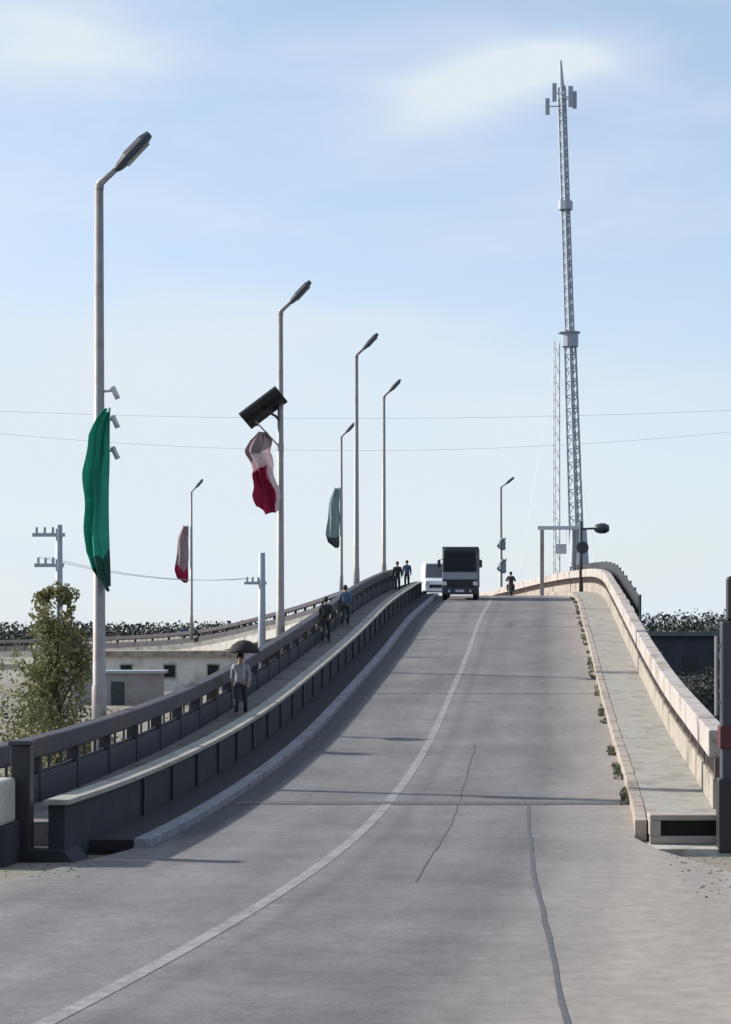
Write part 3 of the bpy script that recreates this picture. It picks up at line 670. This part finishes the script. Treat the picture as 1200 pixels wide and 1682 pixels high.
# left end pillar and white block
lp = empty('end_pillar', (-8.2, 36.9, -3.8), 0, 'black pillar closing the near end of the left balustrade', 'pillar')
bm = B(); box(bm, -.16, .16, -.16, .16, -.1, 1.9); obj('shaft', bm, 'black', lp, bevel=.02)
bm = B(); box(bm, -.2, .2, -.2, .2, 1.903, 1.98); obj('cap', bm, 'postdark', lp, bevel=.02)
wb = empty('barrier_block', (-8.62, 36.2, -3.6), 0, 'pale concrete block beside the black pillar at the left edge', 'barrier')
bm = B(); box(bm, -.7, .36, -.5, .5, .45, 1.18); obj('block', bm, 'conc_pale', wb, bevel=.06)
bm = B(); box(bm, -.8, .42, -.55, .55, -.3, .447); obj('plinth', bm, 'conc_dark', wb, bevel=.03)
# low broken kerb blocks at the mouth
bm = B(); sweep(bm, [(-7.6, -.12), (-4.2, -.12), (-4.4, .10), (-7.6, .16)], 36.6, 37.58, .5); tag(obj('verge', bm, 'conc_dark'), kind='structure')

bm = B(); r = random.Random(12)
for i in range(520):
    if r.random() < .7: x, y = r.uniform(2.4, 5.0), r.uniform(30, 39.4)
    else: x, y = r.uniform(-9.6, -6.6), r.uniform(33.6, 36.2)
    z = max(gz(x, y), path(y).z) if edgeL(y) < x-path(y).x < edgeR(y) else gz(x, y)
    q = .007+.020*r.random()**3
    bmesh.ops.create_icosphere(bm, subdivisions=1, radius=q, matrix=Matrix.Translation((x, y, z+q*.4)) @ Matrix.Diagonal((r.uniform(.8, 1.5), r.uniform(.8, 1.3), .7, 1)))
tag(obj('rubble', bm, 'conc_mid'), 'small stones and grit lying at the two mouths of the bridge', 'rubble', kind='stuff')
# ------------------------------------------------------------ utility poles on the left
def utility(x, y, ytop, label, arms, rad=.16):
    z0 = gz(x, y)-.2; H = (1035-ytop)/3660*y-z0
    root = empty('utility_pole', (x, y, z0), 0, label, 'utility pole', 'utility poles left of the bridge')
    bm = B(); tube(bm, [(0, 0, 0), (0, 0, H)], [rad*1.4, rad], 10); obj('pole', bm, 'mast', root, smooth=True)
    for (zz, a, b) in arms:
        bm = B(); box(bm, a, b, -.12, -.0, H-zz-.09, H-zz+.09)
        for k in range(4): x_ = a+(b-a)*(k+.5)/4; tube(bm, [(x_, -.06, H-zz+.09), (x_, -.06, H-zz+.38)], .07, 6)
        obj('crossarm', bm, 'mast', root)
    return root
uA = utility((97-850)/3660*110, 110, 862, 'utility pole with two crossarms above the olive tree', [(.5, -1.3, .3), (2.0, -1.2, .25)])
uB = utility((430-850)/3660*140, 140, 908, 'utility pole with one low crossarm, left of the second lamp post', [(1.9, -1.1, .3)], .2)
bm = B()
A0 = Vector((uA.location.x, 110, uA.location.z+(1035-862)/3660*110-uA.location.z-1.6)); B0 = Vector((uB.location.x, 140, (1035-908)/3660*140-1.6))
for k, dx in enumerate((-1.0, -.55)):
    tube(bm, [A0.lerp(B0, i/14)+Vector((dx, -.06, -1.0*4*(i/14)*(1-i/14)*.5)) for i in range(15)], .012, 4)
tag(obj('power_line', bm, 'mast'), 'pair of thin power lines strung between the two utility poles', 'cable')
# grey shed and low pale wall left of the bridge
sh = empty('shed', (-30, 168, gz(-30, 168)), R(6), 'low grey shed with a flat roof on the ground left of the bridge', 'shed')
bm = B(); box(bm, -3.2, 3.2, -2, 2, -.3, 2.4); obj('wall', bm, 'galv', sh)
bm = B(); box(bm, -3.5, 3.5, -2.3, 2.3, 2.403, 2.6); obj('roof', bm, 'mast', sh)
bm = B(); box(bm, -.5, .5, -2.04, -2.003, -.2, 1.8); obj('door', bm, 'postdark', sh)
def pale_building(x, y, wx, dy, h, label):
    r_ = empty('building', (x, y, gz(x, y)), 0, label, 'building')
    bm = B(); box(bm, -wx/2, wx/2, 0, dy, -.5, h); obj('wall', bm, 'limewash', r_)
    bm = B(); box(bm, -wx/2-.4, wx/2+.4, -.4, dy+.4, h+.003, h+.5); obj('roof', bm, 'beige', r_)
    n = int(wx//4)
    for k in range(n):
        x_ = -wx/2+2+k*4; bm = B(); box(bm, x_-.6, x_+.6, -.12, -.003, h*.36, h*.40); box(bm, x_-.6, x_+.6, -.1, -.003, h*.75, h*.79); box(bm, x_-.6, x_-.5, -.08, -.003, h*.401, h*.749); box(bm, x_+.5, x_+.6, -.08, -.003, h*.401, h*.749); f = obj('window', bm, 'beige', r_)
        bm = B(); box(bm, x_-.5, x_+.5, -.03, -.003, h*.401, h*.749); obj('pane', bm, 'glass', f)
    bm = B(); box(bm, -wx/2+3.4, -wx/2+4.4, -.06, -.003, -.3, 1.9); obj('door', bm, 'brown', r_)
pale_building(-33, 205, 18, 8, 3.2, 'long low pale building with a beige roof left of the solar panel lamp')

wh = empty('warehouse', (30, 292, gz(30, 292)), 0, 'long low dark blue grey warehouse with a pale roof edge right of the bridge', 'warehouse')
hw = -.75-gz(30, 292)
bm = B(); box(bm, -22, 22, 0, 12, -.5, hw); obj('wall', bm, 'slate_wall', wh)
bm = B(); box(bm, -22.5, 22.5, -.6, 12.6, hw+.003, hw+.55); obj('roof', bm, 'slate_roof', wh)
for k in range(10):
    x_ = -20+k*4.2
    bm = B(); box(bm, x_-.9, x_+.5, -.08, -.003, 2.2, 3.1) if k % 3 else box(bm, x_-1.0, x_+1.0, -.08, -.003, -.3, 2.6)
    obj('window' if k % 3 else 'door', bm, 'mast' if k % 3 else 'black', wh)
# overhead cables crossing high over the road, held by two tall poles beyond the picture's edges
for nm, px in (('left', -40), ('right', 22)):
    z0 = gz(px, 124)-.2; u_ = empty('cable_pole', (px, 124, z0), 0, 'tall grey pole holding the overhead cables, at the %s end of their span' % nm, 'utility pole', 'cable poles')
    bm = B(); tube(bm, [(0, 0, 0), (0, 0, 13.2-z0)], [.24, .14], 10); obj('pole', bm, 'mast', u_, smooth=True)
    bm = B(); box(bm, -.06, .06, -1.0, 1.0, 12.6-z0, 12.8-z0); obj('crossarm', bm, 'mast', u_)
for k, (dy, sag, lb) in enumerate(((-.8, 1.0, 'upper overhead cable crossing the sky behind the lamp posts'), (.8, 2.3, 'lower more sagging overhead cable crossing the sky behind the lamp posts'))):
    bm = B(); tube(bm, [(-40+62*i/24, 124+dy, 12.7-sag*4*(i/24)*(1-i/24)-(.0 if k == 0 else .35)) for i in range(25)], .009, 5)
    tag(obj('overhead_cable', bm, 'galv_pale'), lb, 'cable', 'overhead cables')

# ------------------------------------------------------------ people
def skinmesh(name, chain, m, root, sub=1):
    # chain: list of (co, radius, parent index)
    me = bpy.data.meshes.new(name); me.from_pydata([c[0] for c in chain], [(c[2], i) for i, c in enumerate(chain) if c[2] is not None], []); me.materials.append(M[m])
    o = bpy.data.objects.new(name, me); C.objects.link(o); o.parent = root
    md = o.modifiers.new('skin', 'SKIN'); md.use_smooth_shade = True
    sv_ = me.skin_vertices[0].data
    for i, c in enumerate(chain): rr = c[1]; sv_[i].radius = (rr, rr) if not isinstance(rr, tuple) else rr
    sv_[0].use_root = True
    sm = o.modifiers.new('sub', 'SUBSURF'); sm.levels = sub; sm.render_levels = sub
    return o
def person(loc, rz, label, shirt, trouser, sit=False, scale=1.0, hood=False, group=None, stride=.22):
    root = empty('person', loc, rz, label, 'person', group); root.scale = (scale,)*3
    S = sit
    hip = .95 if not S else .78
    V_ = []
    def a(co, r, p): V_.append((co, r, p)); return len(V_)-1
    pel = a((0, 0, hip), (.15, .11), None)
    lean = .12 if S else .02
    ch = a((0, lean, hip+.27), (.155, .11), pel); shd = a((0, lean*1.5, hip+.47), (.14, .09), ch); nk = a((0, lean*1.6+.01, hip+.56), .055, shd)
    hd = a((0, lean*1.6+.02, hip+.66), (.08, .095), nk); ht = a((0, lean*1.6+.01, hip+.775), (.06, .075), hd)
    for s in (-1, 1):
        if not S:
            st = stride*s; h = a((s*.09, 0, hip-.06), .085, pel); k = a((s*.10, st*.55+.04, .50), .06, h); an = a((s*.10, st-.06, .09), .042, k); a((s*.11, st+.10, .04), .04, an)
        else:
            h = a((s*.10, .02, hip-.03), .085, pel); k = a((s*.22, .42, hip-.08), .065, h); an = a((s*.20, .30, .36), .045, k); a((s*.21, .44, .32), .042, an)
        sh_ = a((s*.19, lean*1.5, hip+.46), .062, shd)
        if not S: e = a((s*.245, -.05-.05*s*stride*4, hip+.18), .045, sh_); wv = a((s*.25, .06-.25*s*stride*2, hip-.05), .033, e); a((s*.25, .08-.27*s*stride*2, hip-.14), .036, wv)
        else: e = a((s*.29, .22, hip+.22), .048, sh_); wv = a((s*.27, .48, hip+.24), .034, e); a((s*.27, .56, hip+.25), .036, wv)
    skinmesh('body', V_, 'skin', root)
    # clothes as looser shells over the same joints
    T = [((0, 0, hip-.07), (.175, .14), None), (V_[1][0], (.18, .14), 0), (V_[2][0], (.165, .115), 1), ((V_[3][0][0], V_[3][0][1], V_[3][0][2]-.035), .075, 2)]
    for s, b in ((-1, 10), (1, 18)):
        i0 = len(T); T.append((V_[b][0], .082, 2)); T.append((V_[b+1][0], .066, i0)); T.append((V_[b+2][0], .052, i0+1))
    skinmesh('shirt', T, shirt, root)
    Q = [((0, 0, hip-.0), (.165, .13), None), ((0, 0, hip+.10), (.15, .115), 0)]
    for s, b in ((-1, 6), (1, 14)):
        i0 = len(Q); Q.append((V_[b][0], .105, 0)); Q.append((V_[b+1][0], .08, i0)); Q.append((V_[b+2][0], .062, i0+1))
    skinmesh('trousers', Q, trouser, root)
    bm = B(); bmesh.ops.create_uvsphere(bm, u_segments=14, v_segments=9, radius=1)
    hr = .125 if not hood else .17
    for v in bm.verts: v.co = Vector((v.co.x*hr*.85, v.co.y*hr-.02, max(v.co.z, -.35+.5*v.co.y if not hood else -1.6)*hr*(1.05 if not hood else 1.2)))+Vector((0, lean*1.6+.01, hip+.72))
    obj('hair' if not hood else 'headscarf', bm, 'hair', root, smooth=True)
    if hood:
        bm = B(); rings = []
        for z_, rx, ry in [(hip-.75, .30, .26), (hip-.3, .34, .28), (hip+.15, .36, .27), (hip+.42, .30, .21), (hip+.55, .15, .14)]:
            rings.append([bm.verts.new((math.cos(k*math.pi/8)*rx*(1+.05*math.sin(k*3)), math.sin(k*math.pi/8)*ry-.02, z_)) for k in range(16)])
        for a_, b_ in zip(rings, rings[1:]):
            for k in range(16): bm.faces.new([a_[k], a_[(k+1) % 16], b_[(k+1) % 16], b_[k]])
        obj('shawl', bm, 'shirt_dark', root, smooth=True)
    return root
GP = 'people walking on the raised footpath'
def walker(t, off, label, shirt, rz=0, hood=False, scale=1.0):
    p = P(t, off, FW); a = head(t); return person(p, math.atan2(-a.x, a.y)+rz, label, shirt, 'trouser', hood=hood, scale=scale, group=GP)
wk = walker(63.0, -5.45, 'person in a grey shirt under the open black umbrella, nearest on the footpath', 'shirt_grey', math.pi)
um = empty('umbrella', wk.location+Vector((.12, -.22, 1.18)), 0, 'open black umbrella held over the nearest person on the footpath', 'umbrella')
bm = B(); rg = []
for rr_, zz in ((.02, .98), (.18, .94), (.33, .84), (.43, .70), (.47, .60)):
    rg.append([bm.verts.new((math.cos(k*math.pi/8)*rr_*(1 if k % 2 == 0 else .95), math.sin(k*math.pi/8)*rr_*(1 if k % 2 == 0 else .95), zz-(0 if k % 2 == 0 else -.02)*rr_)) for k in range(16)])
for a_, b_ in zip(rg, rg[1:]):
    for k in range(16): bm.faces.new([a_[k], a_[(k+1) % 16], b_[(k+1) % 16], b_[k]])
o = obj('canopy', bm, 'rubber', um, smooth=True); md = o.modifiers.new('cloth', 'SOLIDIFY'); md.thickness = .008
bm = B(); tube(bm, [(0, 0, -.12), (0, 0, 1.06)], .011, 6); obj('shaft', bm, 'rim', um)
for k in range(8): bm = B(); tube(bm, [(0, 0, .93)]+[(math.cos(k*math.pi/4)*q_, math.sin(k*math.pi/4)*q_, z_-.012) for q_, z_ in ((.18, .93), (.33, .83), (.46, .6))], .005, 4); obj('rib', bm, 'rim', um)
walker(90.5, -5.75, 'person in dark clothes on the footpath right of the second lamp post', 'shirt_dark', 0, False, 1.05)
walker(99, -5.7, 'person in a blue grey shirt further up the footpath below the green flag', 'shirt_blue', 0, False, 1.03)
walker(130, -5.4, 'person in dark clothes between the third and fourth lamp posts', 'shirt_dark', math.pi)
walker(141, -5.3, 'person in a blue grey shirt close to the fourth lamp post', 'shirt_blue', math.pi)
walker(226, -5.5, 'distant person in dark clothes where the bridge bends left', 'shirt_dark', math.pi, scale=1.05)
walker(233, -5.4, 'distant person in a grey green shirt, furthest left where the bridge bends', 'shirt_blue', math.pi, scale=1.05)

# ------------------------------------------------------------ vehicles
def wheel(root, x, y, r_, wd):
    bm = B(); bmesh.ops.create_cone(bm, cap_ends=True, segments=24, radius1=r_, radius2=r_, depth=wd, matrix=Matrix.Translation((x, y, r_)) @ Matrix.Rotation(R(90), 4, 'Y'))
    w_ = obj('wheel', bm, 'rubber', root, bevel=.03)
    bm = B(); bmesh.ops.create_cone(bm, cap_ends=True, segments=18, radius1=r_*.55, radius2=r_*.5, depth=wd+.03, matrix=Matrix.Translation((x, y, r_)) @ Matrix.Rotation(R(90), 4, 'Y'))
    obj('rim', bm, 'rim', w_)
a = head(131); tk = empty('truck', P(131, -1.78, .01), math.atan2(-a.x, a.y), 'dark slate blue truck with a wide windscreen and grey front coming over the crest', 'truck')
def hull(bm, secs):
    rg = [[bm.verts.new((x*w_, y, z)) for x, z in pr] for y, w_, pr in secs]
    for p_, q_ in zip(rg, rg[1:]):
        n = len(p_)
        for k in range(n): bm.faces.new([p_[k], p_[(k+1) % n], q_[(k+1) % n], q_[k]])
    bm.faces.new(rg[0]); bm.faces.new(rg[-1][::-1]); return bm
cab = [(-1.03, .42), (1.03, .42), (1.05, 1.7), (.98, 2.95), (.85, 3.08), (-.85, 3.08), (-.98, 2.95), (-1.05, 1.7)]
obj('cab', hull(B(), [(0, .97, [(x, z*.995) for x, z in cab]), (.12, 1, cab), (1.7, 1, cab)]), 'truck', tk, bevel=.04)
bm = B(); box(bm, -1.08, 1.08, 1.85, 6.3, .85, 3.2); obj('cargo_box', bm, 'truck', tk, bevel=.04)
bm = B(); box(bm, -.45, .45, 1.0, 6.2, .5, .84); obj('chassis', bm, 'black', tk)
bm = B(); box(bm, -.93, .93, -.03, .06, 1.72, 2.72); obj('windscreen', bm, 'glass', tk, bevel=.05)
bm = B(); box(bm, -1.02, 1.02, -.05, .1, 1.20, 1.62); obj('front_panel', bm, 'bumper', tk, bevel=.03)
bm = B(); box(bm, -.75, .75, -.06, .1, .78, 1.16); 
for k in range(4): box(bm, -.72, .72, -.085, -.062, .82+k*.09, .86+k*.09)
obj('grille', bm, 'black', tk)
bm = B(); box(bm, -1.06, 1.06, -.14, .15, .32, .74); obj('bumper', bm, 'postdark', tk, bevel=.05)
bm = B(); box(bm, -.26, .26, -.165, -.142, .47, .6); obj('number_plate', bm, 'galv_pale', tk)
bm = B(); box(bm, -.95, .95, -.12, .1, 2.80, 2.92); obj('sun_visor', bm, 'black', tk, bevel=.02)
for s in (-1, 1):
    bm = B(); box(bm, s*.9-.13, s*.9+.13, -.075, .05, .85, 1.08); obj('headlight', bm, 'hl', tk, bevel=.02)
    bm = B(); box(bm, s*1.22-.09, s*1.22+.09, -.08, .0, 1.9, 2.35); tube(bm, [(s*1.0, .05, 2.4), (s*1.22, -.03, 2.36)], .02, 6); obj('mirror', bm, 'black', tk, bevel=.02)
    bm = B(); box(bm, s*.85-.02, s*.85+.02, -.075, -.03, 1.75, 2.2); obj('wiper', bm, 'black', tk)
    bm = B(); box(bm, s*.62-.05, s*.62+.05, -.165, -.142, .45, .6); obj('fog_light', bm, 'hl', tk, bevel=.01)
    wheel(tk, s*.9, .9, .44, .26); wheel(tk, s*.9, 5.0, .44, .3)
p = P(176, -1.8); a = head(176)
vn = empty('van', (-5.75, 160, P(160, 0).z), math.atan2(-a.x, a.y)-R(6), 'white van following the truck, half hidden behind it at the crest', 'van')
obj('body', hull(B(), [(0, .92, [(-.95, .35), (.95, .35), (.98, .8), (.95, 1.15), (-.95, 1.15), (-.98, .8)]), (.55, 1, [(-.98, .3), (.98, .3), (1.0, .9), (.93, 1.3), (-.93, 1.3), (-1.0, .9)]),
    (1.25, 1, [(-.98, .3), (.98, .3), (1.0, .9), (.84, 2.45), (-.84, 2.45), (-1.0, .9)]), (5.0, 1, [(-.98, .35), (.98, .35), (1.0, .9), (.86, 2.5), (-.86, 2.5), (-1.0, .9)])]), 'white', vn, bevel=.05)
bm = B(); v = [bm.verts.new(q_) for q_ in [(-.82, .60, 1.38), (.82, .60, 1.38), (.74, 1.18, 2.36), (-.74, 1.18, 2.36)]]; bm.faces.new(v); bmesh.ops.solidify(bm, geom=bm.faces[:], thickness=.03); o = obj('windscreen', bm, 'shirt_grey', vn); o.location.y = -.04
bm = B(); box(bm, -.6, .6, -.04, .02, .62, .85); obj('grille', bm, 'black', vn)
for s in (-1, 1):
    bm = B(); box(bm, s*.74-.13, s*.74+.13, -.04, .05, .85, 1.05); obj('headlight', bm, 'hl', vn, bevel=.02)
    wheel(vn, s*.86, .95, .34, .22); wheel(vn, s*.86, 4.0, .34, .22)
# motorcycle and rider going away on the right of the crest
a = head(148); q = P(148, 1.55, .0); rz = math.atan2(-a.x, a.y)
mc = empty('motorcycle', q, rz, 'small dark motorcycle under its rider at the crest', 'motorcycle')
for yy in (-.62, .62):
    bm = B(); bmesh.ops.create_cone(bm, cap_ends=False, segments=24, radius1=.30, radius2=.30, depth=.10, matrix=Matrix.Translation((0, yy, .30)) @ Matrix.Rotation(R(90), 4, 'Y')); bmesh.ops.solidify(bm, geom=bm.faces[:], thickness=.06)
    w_ = obj('wheel', bm, 'rubber', mc); bm = B(); tube(bm, [(-.06, yy, .3), (.06, yy, .3)], .05, 8)
    for k in range(5): tube(bm, [(0, yy, .3), (0, yy+math.cos(k*1.257)*.26, .3+math.sin(k*1.257)*.26)], .012, 4)
    obj('spokes', bm, 'rim', w_)
bm = B(); box(bm, -.12, .12, -.2, .25, .32, .62); tube(bm, [(0, -.6, .32), (0, -.1, .5), (0, .35, .75)], .04, 6); obj('engine_frame', bm, 'black', mc, bevel=.03)
bm = B(); box(bm, -.12, .12, .0, .42, .68, .88); obj('tank', bm, 'red', mc, bevel=.06)
bm = B(); box(bm, -.13, .13, -.66, .0, .68, .78); obj('seat', bm, 'black', mc, bevel=.04)
bm = B(); tube(bm, [(0, .62, .3), (0, .42, .95)], .035, 6); tube(bm, [(-.36, .38, 1.02), (0, .45, .98), (.36, .38, 1.02)], .02, 6); obj('handlebar', bm, 'rim', mc)
bm = B(); box(bm, -.09, .09, -.80, -.66, .55, .68); obj('tail_light', bm, 'red', mc, bevel=.02)
ri = person(q+Vector((0, -.12, -.02)), rz, 'rider in dark clothes sitting on the small motorcycle at the crest', 'shirt_dark', 'trouser', sit=True)
